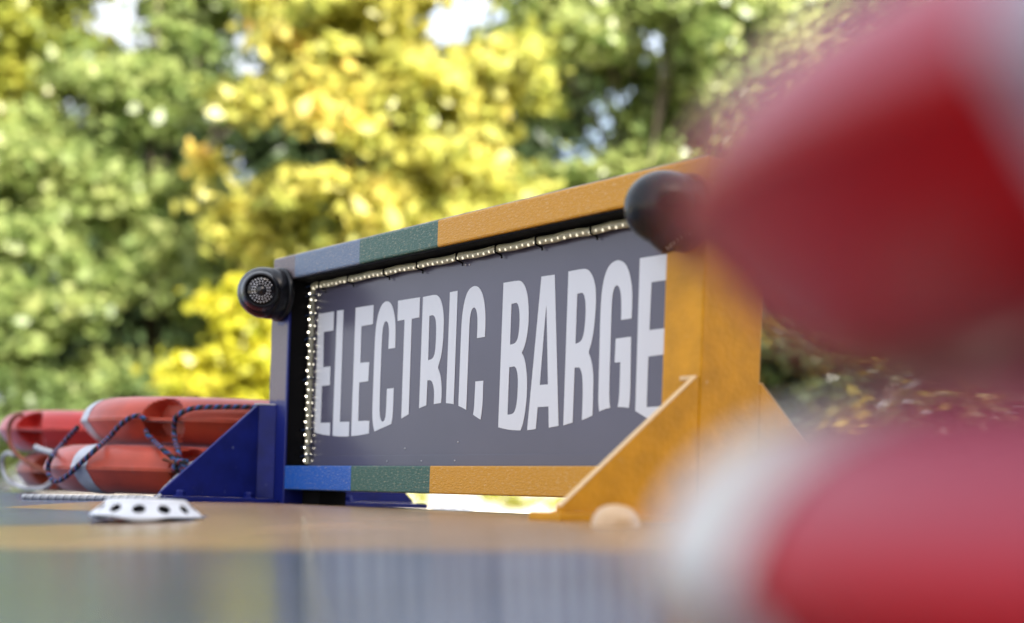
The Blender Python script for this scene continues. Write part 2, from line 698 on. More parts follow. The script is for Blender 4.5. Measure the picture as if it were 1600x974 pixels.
# ------------------------------------------------------------------ the sign
sign = thing('illuminated_sign', 'slate lettered sign in a blue, green and yellow box frame with string lights', 'sign',
             (RP.x, RP.y, 0), -(math.pi / 2 - TH))
sign_inv = (Matrix.Translation((RP.x, RP.y, 0)) @ Matrix.Rotation(-(math.pi / 2 - TH), 4, 'Z')).inverted()
zb, zt, RH, PW, DP, PY = ZC + .0083, ZC + .5085, .0503, .0805, .125, .055


def on_plane(px, py, y):
    """local point where the sight line of a photo pixel meets the sign-parallel plane at local depth y"""
    o = sign_inv @ Vector((0, 0, ZC))
    d = sign_inv.to_3x3() @ ray(px, py)
    t = (y - o.y) / d.y
    return o + d * t


def lx(px, py):
    return on_plane(px, py, 0).x


xt = [lx(460, 410), lx(562, 385), lx(683, 355)]
xb = [lx(548, 745), lx(669, 750)]
print("rail stops", xt, xb, "L", L, lx(421, 570), lx(1097, 500))
top_m = banded_paint('top_rail_paint', [(-L, PURPLE), (xt[0], (.13, .18, .28)), (xt[1], GREEN), (xt[2], YELLOW)])
bot_m = banded_paint('bottom_rail_paint', [(-L, BLUE), (xb[0], GREEN), (xb[1], YELLOW)])
obj('top_rail', box(-L, 0, 0, DP, zt - RH, zt, .004), top_m, sign)
obj('worn_glint_edge', box(-L + .004, -.004, .0016, .006, zt - .0012, zt + .0009, .0006), mat('edge_sky_glint', (.62, .56, .46), .4, bump=.5, bscale=90, col2=(.30, .26, .18), vscale=24), sign)  # pale strip: sky highlight along the rail's top edge, painted as colour
obj('foot_shade', box(-L + PW + .001, -L + PW + .075, .045, .11, ZC - .027, zb - .0005, .001), mat('shade_black', (.008, .008, .009), .8, spec=.1), sign)  # black block standing in for the dark shade by the feet
obj('bottom_rail', box(-L + PW + .0005, -PW - .0005, 0, DP, zb, zb + RH, .0025), bot_m, sign)


def left_post_mat():
    m = mat('left_post_paint', PURPLE, .38, bump=.4, bscale=150)
    n = m.node_tree
    b = n.nodes["Principled BSDF"]
    tc = n.nodes.new("ShaderNodeTexCoord")
    sx = n.nodes.new("ShaderNodeSeparateXYZ")
    n.links.new(tc.outputs["Object"], sx.inputs[0])
    nz = n.nodes.new("ShaderNodeTexNoise")
    nz.inputs["Scale"].default_value = 30
    n.links.new(tc.outputs["Object"], nz.inputs["Vector"])

    def rng_(sock, lo, hi, clampinv=False):
        r = n.nodes.new("ShaderNodeMapRange")
        r.inputs["From Min"].default_value = lo
        r.inputs["From Max"].default_value = hi
        n.links.new(sock, r.inputs[0])
        return r.outputs[0]

    def op(k, a, c):
        q = n.nodes.new("ShaderNodeMath")
        q.operation = k
        for i, v in enumerate((a, c)):
            if isinstance(v, float):
                q.inputs[i].default_value = v
            else:
                n.links.new(v, q.inputs[i])
        return q.outputs[0]
    zn = op('MULTIPLY_ADD', nz.outputs[0], .02)
    n.links.new(sx.outputs[2], zn.node.inputs[2])
    low = rng_(zn, ZC + .212, ZC + .206)
    patch = op('MULTIPLY', rng_(zn, ZC + .37, ZC + .374), rng_(sx.outputs[0], -L + .028, -L + .030))
    inner = rng_(sx.outputs[0], -L + PW - .008, -L + PW - .007)
    f = op('MAXIMUM', op('MAXIMUM', low, patch), inner)
    mx = n.nodes.new("ShaderNodeMix")
    mx.data_type = 'RGBA'
    n.links.new(f, mx.inputs["Factor"])
    mx.inputs["A"].default_value = (*PURPLE, 1)
    mx.inputs["B"].default_value = (*NAVY, 1)
    n.links.new(mx.outputs["Result"], b.inputs["Base Color"])
    return m


obj('post', box(-L, -L + PW, 0, DP, ZC - .026, zt - RH - .0005, .0025), left_post_mat(), sign)['label'] = 'grey and navy post'
obj('post', box(-PW, 0, 0, DP, ZC - .026, zt - RH - .0005, .0025), M['yellow'], sign)['label'] = 'yellow post'
M['liner'] = mat('black_liner', (.003, .003, .004), .7, spec=.1)
obj('liner', box(-L + PW + .0005, -L + PW + .003, .004, PY - .001, zb + RH + .001, zt - RH - .001), M['liner'], sign)
obj('liner', box(-L + PW + .004, -PW - .001, .004, PY - .001, zt - RH - .0035, zt - RH - .0008), M['liner'], sign)

panel = obj('panel', box(-L + PW + .0005, -PW - .0005, PY, PY + .012, zb + RH + .0005, zt - RH - .0005), M['slate'], sign)
obj('panel_lip', box(-L + PW + .012, -PW - .001, PY - .0016, PY - .0003, zb + RH + .001, zb + RH + .023, .0005), M['slate'], panel)

# lettering: outlines measured on the photograph, laid on the panel plane, 0.6 mm thick vinyl
K1, K3, K4 = 160 / 649, 160 / 599, 170 / 591
GL = [
    (480, 460, K1, [[(72, 126), (171, 110), (168, 230), (107, 239), (102, 463), (148, 457), (145, 576), (95, 582), (86, 815), (147, 814), (145, 896), (118, 893), (80, 886), (45, 875)]]),
    (480, 460, K1, [[(191, 105), (232, 99), (208, 810), (268, 808), (266, 901), (230, 902), (190, 901), (162, 896)]]),
    (480, 460, K1, [[(309, 86), (423, 68), (418, 190), (346, 202), (338, 435), (394, 430), (389, 551), (332, 559), (324, 804), (395, 802), (393, 882), (360, 889), (320, 896), (280, 898)]]),
    (480, 460, K1, [[(559, 340), (516, 346), (521, 240), (519, 205), (514, 180), (503, 169), (492, 178), (484, 200), (478, 240), (470, 400), (459, 720), (462, 775), (470, 803), (480, 809), (491, 801), (499, 770), (502, 735), (507, 600), (550, 595), (544, 770), (535, 822), (500, 838), (460, 855), (428, 870), (418, 830), (414, 760), (416, 700), (430, 300), (437, 210), (450, 130), (470, 75), (490, 50), (508, 43), (528, 52), (545, 85), (557, 140), (563, 210)]]),
    (620, 430, K1, [[(10, 163), (149, 141), (145, 268), (97, 277), (77, 882), (55, 895), (30, 909), (51, 283), (6, 291)]]),
    (620, 430, K1, [[(168, 140), (240, 125), (262, 130), (280, 155), (293, 200), (300, 260), (299, 340), (294, 430), (284, 510), (270, 560), (261, 588), (271, 610), (281, 650), (286, 710), (286, 760), (282, 811), (258, 814), (236, 818), (239, 760), (236, 710), (226, 675), (213, 665), (196, 668), (189, 826), (165, 835), (143, 844)],
                    [(209, 259), (230, 254), (241, 262), (249, 285), (252, 330), (250, 420), (244, 490), (235, 520), (222, 534), (200, 540)]]),
    (620, 430, K1, [[(339, 109), (388, 100), (362, 819), (340, 814), (313, 812)]]),
    (620, 430, K1, [[(560, 392), (510, 400), (514, 310), (512, 250), (504, 215), (492, 205), (480, 212), (470, 240), (463, 290), (459, 400), (442, 855), (420, 842), (392, 829), (408, 400), (413, 290), (424, 200), (440, 130), (462, 88), (485, 72), (502, 69), (522, 78), (542, 110), (556, 160), (564, 240), (564, 310)]]),
    (620, 430, K1, [[(500, 675), (550, 670), (546, 800), (541, 860), (533, 917), (510, 903), (485, 885), (491, 850), (494, 800)]]),
    (765, 430, K3, [[(83, 46), (160, 33), (185, 34), (205, 55), (221, 100), (229, 160), (231, 240), (227, 310), (218, 370), (205, 420), (190, 455), (203, 480), (214, 530), (220, 590), (221, 660), (217, 740), (208, 810), (197, 870), (182, 909), (140, 908), (95, 902), (52, 891)],
                    [(130, 169), (158, 162), (169, 172), (176, 205), (178, 260), (174, 330), (167, 370), (155, 395), (140, 404), (121, 408)],
                    [(117, 540), (145, 534), (157, 543), (166, 580), (168, 640), (163, 730), (156, 775), (145, 805), (130, 815), (106, 817)]]),
    (765, 430, K3, [[(305, 9), (383, -2), (405, 882), (380, 887), (348, 893), (346, 769), (283, 773), (272, 900), (250, 905), (221, 907)],
                    [(332, 185), (335, 182), (343, 640), (295, 643)]]),
    (880, 390, K4, [[(30, 120), (112, 104), (138, 110), (158, 135), (172, 175), (179, 220), (180, 290), (174, 380), (165, 460), (152, 520), (138, 560), (150, 585), (160, 630), (166, 690), (164, 780), (161, 902), (130, 917), (103, 927), (108, 800), (107, 710), (102, 665), (90, 641), (64, 642), (53, 941), (30, 947), (2, 956)],
                    [(78, 241), (105, 235), (115, 245), (123, 280), (124, 340), (119, 420), (110, 475), (95, 503), (68, 513)]]),
    (880, 390, K4, [[(373, 375), (316, 383), (318, 290), (314, 230), (304, 201), (295, 194), (283, 200), (272, 230), (266, 280), (262, 400), (250, 800), (257, 861), (235, 865), (215, 872), (197, 880), (192, 830), (193, 780), (202, 400), (207, 270), (218, 180), (238, 110), (262, 75), (290, 60), (310, 59), (335, 72), (355, 105), (370, 160), (377, 230), (376, 310)]]),
    (880, 390, K4, [[(287, 485), (370, 474), (366, 800), (358, 861), (330, 857), (297, 856), (304, 820), (308, 750), (312, 612), (281, 615)]]),
    (880, 390, K4, [[(418, 48), (585, 22), (581, 164), (482, 178), (470, 438), (575, 426), (570, 568), (464, 582), (455, 857), (560, 851), (557, 975), (470, 925), (393, 877)]]),
]


def soften(pts, it=2):
    for _ in range(it):
        out = []
        n = len(pts)
        for i in range(n):
            p, c, q = Vector(pts[i - 1]), Vector(pts[i]), Vector(pts[(i + 1) % n])
            a = (c - p).angle(q - c, 0)
            if a < R(48):
                out += [tuple(c.lerp(p, .25)), tuple(c.lerp(q, .25))]
            else:
                out.append(tuple(c))
        pts = out
    return pts


cu = bpy.data.curves.new("lettering", 'CURVE')
cu.dimensions = '2D'
cu.fill_mode = 'BOTH'
cu.extrude = .0003
for ox, oy, k, loops in GL:
    for lp in loops:
        pts = [on_plane(ox + x * k, oy + y * k, PY) for x, y in soften(lp)]
        sp = cu.splines.new('POLY')
        sp.points.add(len(pts) - 1)
        for i, p in enumerate(pts):
            sp.points[i].co = (p.x, p.z, 0, 1)
        sp.use_cyclic_u = True
tmp = bpy.data.objects.new("tmp", cu)
C.objects.link(tmp)
dg = bpy.context.evaluated_depsgraph_get()
me = bpy.data.meshes.new_from_object(tmp.evaluated_get(dg))
bpy.data.objects.remove(tmp)
me.transform(Matrix.Translation((0, PY - .0004, 0)) @ Matrix.Rotation(math.pi / 2, 4, 'X'))
me.materials.clear()
me.materials.append(M['letter'])
lo_ = bpy.data.objects.new("lettering", me)
C.objects.link(lo_)
lo_.parent = panel

for px, py in ((728, 414), (734, 414), (716, 691), (633, 701), (606, 721), (660, 721), (712, 720)):
    p = on_plane(px, py, PY)
    o = obj('screw', lathe([(.0001, .0012), (.0013, .001), (.0018, 0)], 12, '-y'), M['chip'], panel, True)
    o.location = (p.x, PY - .0003 - (.0016 if py > 715 else 0), p.z)


# string lights: a clear tube up the left side and one along the top
def light_strip(p0, p1, n, stag, rad_w, rad_d, lmat, tmat):
    ax = (p1 - p0)
    ln = ax.length
    ax = ax / ln
    vertical = abs(ax.z) > .5
    b = bmesh.new()
    st = 40
    V, Fc = [], []
    for i in range(st + 1):
        c = p0 + ax * ln * i / st
        wob = .0012 * math.sin(i * 1.7) if not vertical else .0006 * math.sin(i * 1.3)
        for k in range(12):
            a = 2 * math.pi * k / 12
            e, f_ = math.cos(a) * rad_w, math.sin(a) * rad_d
            if vertical:
                V.append((c.x + e + wob, c.y + f_, c.z))
            else:
                V.append((c.x, c.y + f_, c.z + e + wob))
    for i in range(st):
        for k in range(12):
            Fc.append((i * 12 + k, i * 12 + (k + 1) % 12, (i + 1) * 12 + (k + 1) % 12, (i + 1) * 12 + k))
    b.free()
    s = obj('light_strip', (V, Fc), tmat, sign, True)
    bm = bmesh.new()
    bmesh.ops.create_icosphere(bm, subdivisions=2, radius=1)
    lm = bpy.data.meshes.new('led')
    bm.to_mesh(lm)
    bm.free()
    lm.shade_smooth()
    lm.materials.append(lmat)
    lm2 = lm.copy()
    lm2.materials.clear()
    lm2.materials.append(M['led_soft'])
    for i in range(n):
        o = bpy.data.objects.new('led', lm2 if vertical and i % 2 else lm)
        C.objects.link(o)
        o.parent = s
        c = p0 + ax * ln * (i + .5) / n
        o.scale = (.0021, .0075, .0021) if vertical else (.0026, .0022, .0030)
        if vertical:
            o.location = (c.x + (stag if i % 2 else -stag), c.y, c.z)
        else:
            o.location = (c.x, c.y - rad_d * .7, c.z - rad_w * .45 + (stag if i % 2 else -stag))
    return s


xl = -L + PW
light_strip(Vector((xl + .019, PY - .011, zb + RH + .006)), Vector((xl + .019, PY - .011, zt - RH - .022)), 27, .0035, .0095, .005, M['led'], M['tube'])
light_strip(Vector((xl + .022, PY - .012, zt - RH - .0135)), Vector((-PW - .004, PY - .012, zt - RH - .0135)), 70, .0008, .0075, .006, M['led_dim'], M['tube_pale'])
for py in (450, 465, 495, 531, 593, 671, 699, 712):
    z = on_plane(476, py, PY - .011).z
    a = Vector((xl + .003, PY - .019, z + rng.uniform(-.003, .001)))
    b2 = Vector((xl + .031, PY - .014, z + rng.uniform(0, .004)))
    tube([a, a.lerp(b2, .5) + Vector((0, -.003, 0)), b2, b2 + Vector((0, .01, 0))], .0014, M['tie'], 'cable_tie', sign, 8)
for px, py in ((503, 433), (548, 424), (604, 411), (656, 400), (718, 387), (779, 373), (842, 360), (928, 341)):
    p = on_plane(px, py, PY - .012)
    zc_ = zt - RH - .0135
    tube([Vector((p.x, PY - .005, zc_ + .009)), Vector((p.x, PY - .0192, zc_ + .006)), Vector((p.x, PY - .0192, zc_ - .006)),
          Vector((p.x, PY - .004, zc_ - .010)), Vector((p.x + .003, PY - .006, zc_ - .015))], .0018, M['liner'], 'cable_tie', sign, 8)


def bracket(x, front, m, right):
    """triangular foot bracket: gusset plate, bent edge against the post, base flange with bolts"""
    sg = -1 if front else 1
    y0 = 0 if front else DP
    zlo, zhi = ZC - .0135, ZC + .187
    lip = .03
    pts = [(y0 + sg * lip, zlo), (y0 + sg * .25, zlo), (y0 + sg * .25, zlo + .006), (y0 + sg * (lip + .004), zhi), (y0 + sg * lip, zhi)]
    if right:
        pts = [(y0 + sg * .0005, zlo), (y0 + sg * .25, zlo), (y0 + sg * .25, zlo + .006), (y0 + sg * .004, zhi), (y0 + sg * .0005, zhi)]
    b = prism(pts, 'x', x, x + .011, .0015)
    g = obj('bracket', b, m, sign)
    if not right:
        obj('bent_edge', prism([(x + .0112, y0 + sg * lip), (x + .003, y0 + sg * (lip - .0012)), (x + .026, y0 + sg * .001), (x + .036, y0 + sg * .001)], 'z', zlo, zhi + .002, .001), m, g)
        if front:
            obj('chipped_edge', prism([(x + .001, y0 + sg * (lip + .006)), (x + .012, y0 + sg * (lip + .003)), (x + .034, y0 + sg * .002), (x + .026, y0 + sg * .001)], 'z', zhi + .0022, zhi + .0055, .0006), M['chip'], g)
    else:
        e0, e1 = Vector((y0 + sg * .2495, zlo + .007)), Vector((y0 + sg * .0045, zhi))
        d = (e1 - e0).normalized()
        nrm = Vector((sg * abs(d.y), abs(d.x)))
        e0, e1 = e0 + nrm * .0006, e1 + nrm * .0006
        obj('worn_glint_edge', prism([tuple(e0), tuple(e1), tuple(e1 + nrm * .0012), tuple(e0 + nrm * .0012)], 'x', x + .0004, x + .0106), M['worn'], g)
        if front:
            obj('weld', box(x - .028, x + .006, -.004, -.0005, zhi - .004, zhi + .003, .0015), M['worn'], g)
    fx0, fx1 = (x - .004, x + .062) if not right else (x - .05, x + .02)
    yy = sorted((y0 + sg * .002, y0 + sg * .258))
    obj('base_flange', box(fx0, fx1, yy[0], yy[1], ZC - .0255, ZC - .0137, .002), m, g)
    for t in (.06, .215) if front else (.06,):
        bo = obj('bolt', lathe([(.0001, .0135), (.008, .013), (.010, .010), (.010, .002), (.0155, .0018), (.016, 0)], 6 if not right else 24), m, g)
        bo.location = (x + (.036 if not right else -.028), y0 + sg * t, ZC - .0136)
    return g


bracket(-L + .002, True, M['blue'], False)['label'] = 'navy front bracket with chipped top'
bracket(-L + .002, False, M['blue'], False)['label'] = 'navy rear bracket'
bracket(-.012, True, M['yellow'], True)['label'] = 'yellow front bracket'
bracket(-.012, False, M['yellow'], True)['label'] = 'yellow rear bracket'


# ------------------------------------------------------------------ security cameras on the posts
def dome_camera(label, xloc, zloc, look, ring_m, stretch):
    base = sign.matrix_basis if False else (Matrix.Translation((RP.x, RP.y, 0)) @ Matrix.Rotation(-(math.pi / 2 - TH), 4, 'Z'))
    t = thing('security_camera', label, 'security camera', base @ Vector((xloc, 0, zloc)), -(math.pi / 2 - TH), 'dome cameras on the sign posts')
    obj('mount_ring', lathe([(.0001, .0006), (.056, .0006), (.0575, .003), (.0575, .011), (.054, .013), (.0001, .013)], 64, '-y'), ring_m, t, True)
    prof = [(.0001, .0135), (.0530, .0135), (.0545, .016), (.0545, .040), (.0535, .0412), (.0535, .0432), (.0545, .0444)]
    for k in range(0, 15):
        a = k / 14 * math.pi / 2
        prof.append((max(.0001, .0545 * math.cos(a)), .0445 + stretch * math.sin(a)))
    obj('housing', lathe(prof, 64, '-y'), M['black'], t, True)
    # eyeball turret
    look = Vector(look).normalized()
    q = look.to_track_quat('Z', 'Y').to_matrix().to_4x4()
    c = Vector((0, -.050, 0))
    tur = lathe([(.0001, .0), (.044, .0), (.0435, .012), (.041, .026), (.0375, .036), (.0345, .0415), (.0325, .0425), (.0315, .0395), (.031, .0375), (.0001, .0375)], 48)
    o = obj('turret', tur, M['black'], t, True)
    o.matrix_local = Matrix.Translation(c) @ q @ Matrix.Translation((0, 0, .0135))
    g = obj('lens_glass', lathe([(.0001, .0384), (.0305, .0382), (.0308, .0378)], 40), M['gloss_black'], o, True)
    obj('lens', lathe([(.0001, .0425), (.005, .0415), (.0075, .0392), (.0085, .0387)], 24), M['gloss_black'], o, True)
    parts = []
    for rr, n in ((.0135, 14), (.0185, 18), (.0245, 24)):
        for k in range(n):
            a = 2 * math.pi * k / n
            if rr > .02 and abs(math.sin(a)) < .3:
                continue
            v, f_ = lathe([(.0001, .0403), (.0010, .0399), (.0014, .0386)], 8)
            parts.append(([(p[0] + rr * math.cos(a), p[1] + rr * math.sin(a), p[2]) for p in v], f_))
    obj('infrared_ring', join(parts), M['irled'], o, True)
    return t


wl = on_plane(436, 461, 0)
inv3 = sign_inv.to_3x3()
dome_camera('black dome camera showing its lens on the grey end of the sign', -L + .046, wl.z - .002,
            inv3 @ Vector((.16, -1, -.05)), M['black'], .056)
dome_camera('black bullet shaped dome camera on the yellow post, lens turned away', -.036, ZC + .428,
            Vector((.45, .4, -1)), mat('worn_ring', (.30, .10, .02), .5, bump=.6, bscale=60, col2=(.05, .02, .02), vscale=40), .066)


# ------------------------------------------------------------------ roof vents
def roof_vent(label, loc, rot):
    t = thing('roof_vent', label, 'roof vent', loc, rot, 'white mushroom vents on the roof')
    N, r0, r1, h0, h1 = 12, .077, .056, .008, .031
    V, Fc = [], []

    def P(a, t_, off=0):
        r = r0 + (r1 - r0) * t_ - off
        return (r * math.cos(a), r * math.sin(a), h0 + (h1 - h0) * t_)
    for s_ in range(N):
        a0 = 2 * math.pi * s_ / N
        da = 2 * math.pi / N
        k = len(V)
        n = 24
        sqp, cir, cin = [], [], []
        for i in range(n):
            a = 2 * math.pi * i / n
            c, s2 = math.cos(a), math.sin(a)
            m_ = max(abs(c), abs(s2))
            sqp.append(P(a0 + da * (.5 + .5 * c / m_), .5 + .5 * s2 / m_))
            cir.append(P(a0 + da * (.5 + .27 * c), .54 + .32 * s2))
            cin.append(P(a0 + da * (.5 + .27 * c), .54 + .32 * s2, .004))
        V += sqp + cir + cin
        for i in range(n):
            j = (i + 1) % n
            Fc.append((k + i, k + j, k + n + j, k + n + i))
            Fc.append((k + n + i, k + n + j, k + 2 * n + j, k + 2 * n + i))
    o = obj('louvre_ring', (V, Fc), M['white'], t)
    t.scale = (1, 1, .78)
    top = lathe([(.056, .031), (.0555, .0335), (.053, .0358), (.048, .0370), (.03, .0378), (.0001, .0380)], 72)
    obj('cap', top, M['white'], t, True)
    obj('inner_cup', lathe([(.066, .004), (.050, .0305), (.0001, .0306)], 48), M['dark'], t, True)
    # scalloped skirt with three feet
    V, Fc = [], []
    n = 144
    for i in range(n):
        a = 2 * math.pi * i / n
        foot = max(0, math.cos(3 * a - 1.0)) ** 1.5
        rr = .0775 + .006 * foot
        V += [(.077 * math.cos(a), .077 * math.sin(a), .0081), (rr * math.cos(a), rr * math.sin(a), .0072 - .0080 * foot), ((rr - .006) * math.cos(a), (rr - .006) * math.sin(a), .0064 - .0078 * foot)]
    for i in range(n):
        j = (i + 1) % n
        Fc += [(i * 3, i * 3 + 1, j * 3 + 1, j * 3), (i * 3 + 1, i * 3 + 2, j * 3 + 2, j * 3 + 1)]
    obj('skirt', (V, Fc), M['white'], t, True)
    return t


p = at(229, 809, 1.97)
p.z = roof_at(p) + .0005
print("vent", p - Vector((0, 0, ZC)), "photo z", at(229, 812, 1.97).z - ZC)
roof_vent('white vent with round holes in front of the orange lifebuoys', p, .35)
p = at(706, 797, 3.95)
p.z = roof_at(p) + .0005
roof_vent('white vent seen through the gap under the sign', p, 0.9)

p = at(962, 806, 1.74)
p.z = roof_at(p)
cap = tag(obj('dome_cap', lathe([(.030, -.002), (.0295, .004), (.027, .012), (.021, .020), (.012, .0245), (.0001, .026)], 40), M['beige'], None, True),
          'round cream dome cap on the roof beside the yellow bracket', 'cap')
cap.location = p


# ------------------------------------------------------------------ lifebuoys
PROF = [(.3600, .0035), (.3590, .0050), (.3570, .0090), (.3545, .0170), (.3515, .0230), (.3480, .0285), (.3430, .0340), (.3370, .0395), (.3290, .0445), (.3210, .0485), (.3000, .0545), (.2780, .0560), (.2560, .0530),
        (.2370, .0440), (.2250, .0290), (.2190, .0100), (.2190, -.0100), (.2250, -.0290), (.2370, -.0440), (.2560, -.0530), (.2780, -.0560), (.2960, -.0550),
        (.3130, -.0490), (.3290, -.0380), (.3375, -.0300), (.3440, -.0220), (.3495, -.0150), (.3540, -.0090), (.3580, -.0050), (.3595, -.0035)]
NOTCH_W = R(8.4)


def notch(a, z):
    """0..1 how deep the scalloped rope recess is at angle a, height z (four recesses, at 0, 90, 180, 270 degrees)"""
    d = abs((a + math.pi / 4) % (math.pi / 2) - math.pi / 4)
    t = (1 - (d / NOTCH_W) ** 2 - ((abs(z) - .0045) / .046) ** 2) / .5
    t = max(0, min(1, t))
    return t * t * (3 - 2 * t)


def buoy_r(i, a, grow=0):
    r, z = PROF[i]
    if grow:
        c = Vector((r - .289, z))
        c = c.normalized()
        r, z = r + c.x * grow, z + c.y * grow
    nn = notch(a, z)
    if nn > 0 and r > .27 and abs(z) > .0045:
        r = r + (min(r, .298) - r) * nn
    return r, z


def buoy_mesh():
    seg, n = 540, len(PROF)
    V, Fc = [], []
    for k in range(seg):
        a = 2 * math.pi * k / seg
        for i in range(n):
            r, z = buoy_r(i, a)
            V.append((r * math.cos(a), r * math.sin(a), z))
    for k in range(seg):
        k2 = (k + 1) % seg
        for i in range(n):
            j = (i + 1) % n
            Fc.append((k * n + i, k2 * n + i, k2 * n + j, k * n + j))
    me = bpy.data.meshes.new('ring')
    me.from_pydata(V, [], Fc)
    me.update()
    bm = bmesh.new()
    bm.from_mesh(me)
    bmesh.ops.recalc_face_normals(bm, faces=bm.faces[:])
    for e in bm.edges:
        if len(e.link_faces) == 2 and e.calc_face_angle(0) > R(26):
            e.smooth = False
    for f in bm.faces:
        f.smooth = True
    bm.to_mesh(me)
    bm.free()
    return me


BUOY = buoy_mesh()


def tape_mesh():
    n = len(PROF)
    V, Fc = [], []
    hw, st = R(4.2), 8
    for k in range(st + 1):
        a = -hw + 2 * hw * k / st
        for i in range(n):
            r, z = buoy_r(i, R(45), .0012)
            V.append((r * math.cos(a), r * math.sin(a), z))
    for k in range(st):
        for i in range(n):
            j = (i + 1) % n
            Fc.append((k * n + i, k * n + j, (k + 1) * n + j, (k + 1) * n + i))
    me = bpy.data.meshes.new('reflective_tape')
    me.from_pydata(V, [], Fc)
    me.update()
    me.shade_smooth()
    me.materials.append(M['tape'])
    return me


TAPE = tape_mesh()


def lifebuoy(label, loc, rz, m, group, tilt=(0, 0), tapes=(0, 1, 2, 3), sc=1):
    t = thing('lifebuoy', label, 'lifebuoy', loc, rz, group)
    t.rotation_euler = (tilt[0], tilt[1], 0)
    t.rotation_euler = (Matrix.Rotation(tilt[0], 3, 'X') @ Matrix.Rotation(tilt[1], 3, 'Y') @ Matrix.Rotation(rz, 3, 'Z')).to_euler()
    t.scale = (sc, sc, sc)
    me = BUOY.copy()
    me.materials.append(m)
    o = bpy.data.objects.new('ring', me)
    C.objects.link(o)
    o.parent = t
    for k in tapes:
        q = bpy.data.objects.new('reflective_tape', TAPE)
        C.objects.link(q)
        q.parent = t
        q.rotation_euler = (0, 0, R(45 + 90 * k))
    return t


def face_angle(ctr, px, py, rad=.36):
    """azimuth (about the ring's centre) of the point of its rim that photo column px looks at"""
    P = rim_point(ctr, px, py, rad)
    return math.atan2(P.y - ctr.y, P.x - ctr.x)


def rim_point(ctr, px, py, rad):
    r = ray(px, py)
    A = r.x ** 2 + r.y ** 2
    B = -2 * (r.x * ctr.x + r.y * ctr.y)
    Cc = ctr.x ** 2 + ctr.y ** 2 - rad ** 2
    D = B * B - 4 * A * Cc
    t = (-B - math.sqrt(max(0, D))) / (2 * A)
    return Vector((r.x * t, t, r.z * t + ZC))


HB = .0562
GF = 'lifebuoys stacked left of the sign'
fc = RP + dvec * 1.735 - nvec * .10
fc.z = roof_at(fc) + HB + .008
lc = fc + Vector((-.055, -.03, 0))
lower_f = lifebuoy('orange lifebuoy at the bottom of the stack against the navy bracket', lc, face_angle(lc, 302, 735), M['buoy'], GF)
uc = fc + Vector((.015, .01, 2 * HB + .001))
upper_f = lifebuoy('orange lifebuoy wrapped in black braided rope, topmost beside the navy bracket', uc, face_angle(uc, 252, 660), M['buoy'], GF)
bc = Vector((-1.13, 4.17, 0))
bc.z = roof_at(bc) + HB + .006
blc = bc + Vector((.06, -.02, 0))
lifebuoy('faded brownish lifebuoy under the red one at the far left', blc, face_angle(blc, 62, 735), M['buoy_brown'], GF)
buc = bc + Vector((0, 0, 2 * HB + .001))
upper_b = lifebuoy('red lifebuoy with brown cord, topmost of the far left stack', buc, face_angle(buc, 42, 660), M['buoy_red'], GF)


def traced(ctr, pts, rad, name, m, parent, r, pitch=.02):
    P = [rim_point(lc if ctr is uc and ((x < 160 and y > 695 and (x, y) != (94, 698)) or y > 700) else ctr, x, y, rad + d) for x, y, d in pts]
    o = tube(catmull(P, 8), r, m, name, None, 10, pitch)
    if parent:
        bpy.context.view_layer.update()
        o.parent = parent
        o.matrix_parent_inverse = parent.matrix_world.inverted()
    return o


# braided grab rope, traced along the front of the two rings
rope = [(416, 637, .012), (380, 636, .012), (345, 636, .012), (310, 637, .012), (290, 642, .012), (277, 650, .011), (273, 657, .004), (272, 670, -.008),
        (274, 690, .004), (279, 706, .010), (280, 718, .014), (277, 728, .016)]
traced(uc, rope, .36, 'grab_rope', M['braid'], upper_f, .0058)
rope = [(228, 672, -.014), (231, 680, .008), (241, 690, .008), (254, 702, .010), (266, 712, .012), (275, 722, .016)]
traced(uc, rope, .36, 'grab_rope', M['braid'], upper_f, .0058)
rope = [(227, 657, .006), (219, 650, .012), (205, 652, .013), (188, 664, .012), (170, 684, .014), (150, 702, .008), (128, 722, .010), (108, 741, .010), (90, 752, .012),
        (79, 746, .014), (75, 730, .014), (81, 713, .012), (94, 698, .03), (108, 682, .016), (121, 668, .008)]
traced(uc, rope, .36, 'grab_rope', M['braid'], upper_f, .0058)
# the knot
kc = rim_point(lc, 281, 728, .376)
kp = []
for i in range(40):
    a = i / 39 * 5.2 * math.pi
    kp.append(kc + Vector((.013 * math.cos(a), -.006 * math.sin(a * .7), .011 * math.sin(a * 1.31))))
o = tube(catmull(kp, 4), .0052, M['braid'], 'knot', None, 10)
bpy.context.view_layer.update()
o.parent = upper_f
o.matrix_parent_inverse = upper_f.matrix_world.inverted()
traced(uc, [(279, 727, .018), (268, 722, .022), (254, 717, .026)], .36, 'rope_tail', M['brown_rope'], upper_f, .004)
# white rope spliced to the knot and lying along the roof
o = traced(lc, [(288, 731, .012), (297, 727, .012), (307, 724, .008), (318, 726, .004), (332, 728, .0)], .36, 'tether_rope', M['twist'], None, .0062)
tag(o, 'short white rope spliced to the knot on the orange lifebuoys', 'rope')
pts = [roof_hit(36, 774), roof_hit(80, 774), roof_hit(130, 775), roof_hit(180, 775), roof_hit(225, 776)]
P = [lc + (Vector((p.x, p.y, 0)) - Vector((lc.x, lc.y, 0))).normalized() * .42 for p in pts]
P = []
for px in (36, 80, 130, 180, 225, 245):
    r = ray(px, 774)
    Yr = 3.02 - (px - 36) * .0006
    v = Vector((r.x * Yr, Yr, 0))
    v.z = roof_at(v) + .006
    P.append(v)
P += [rim_point(lc, 258, 764, .385), rim_point(lc, 272, 751, .375), rim_point(lc, 284, 739, .365)]
o = tube(catmull(P, 10), .0058, M['twist'], 'deck_rope', None, 10)
tag(o, 'white rope lying on the roof along the foot of the orange lifebuoys', 'rope')
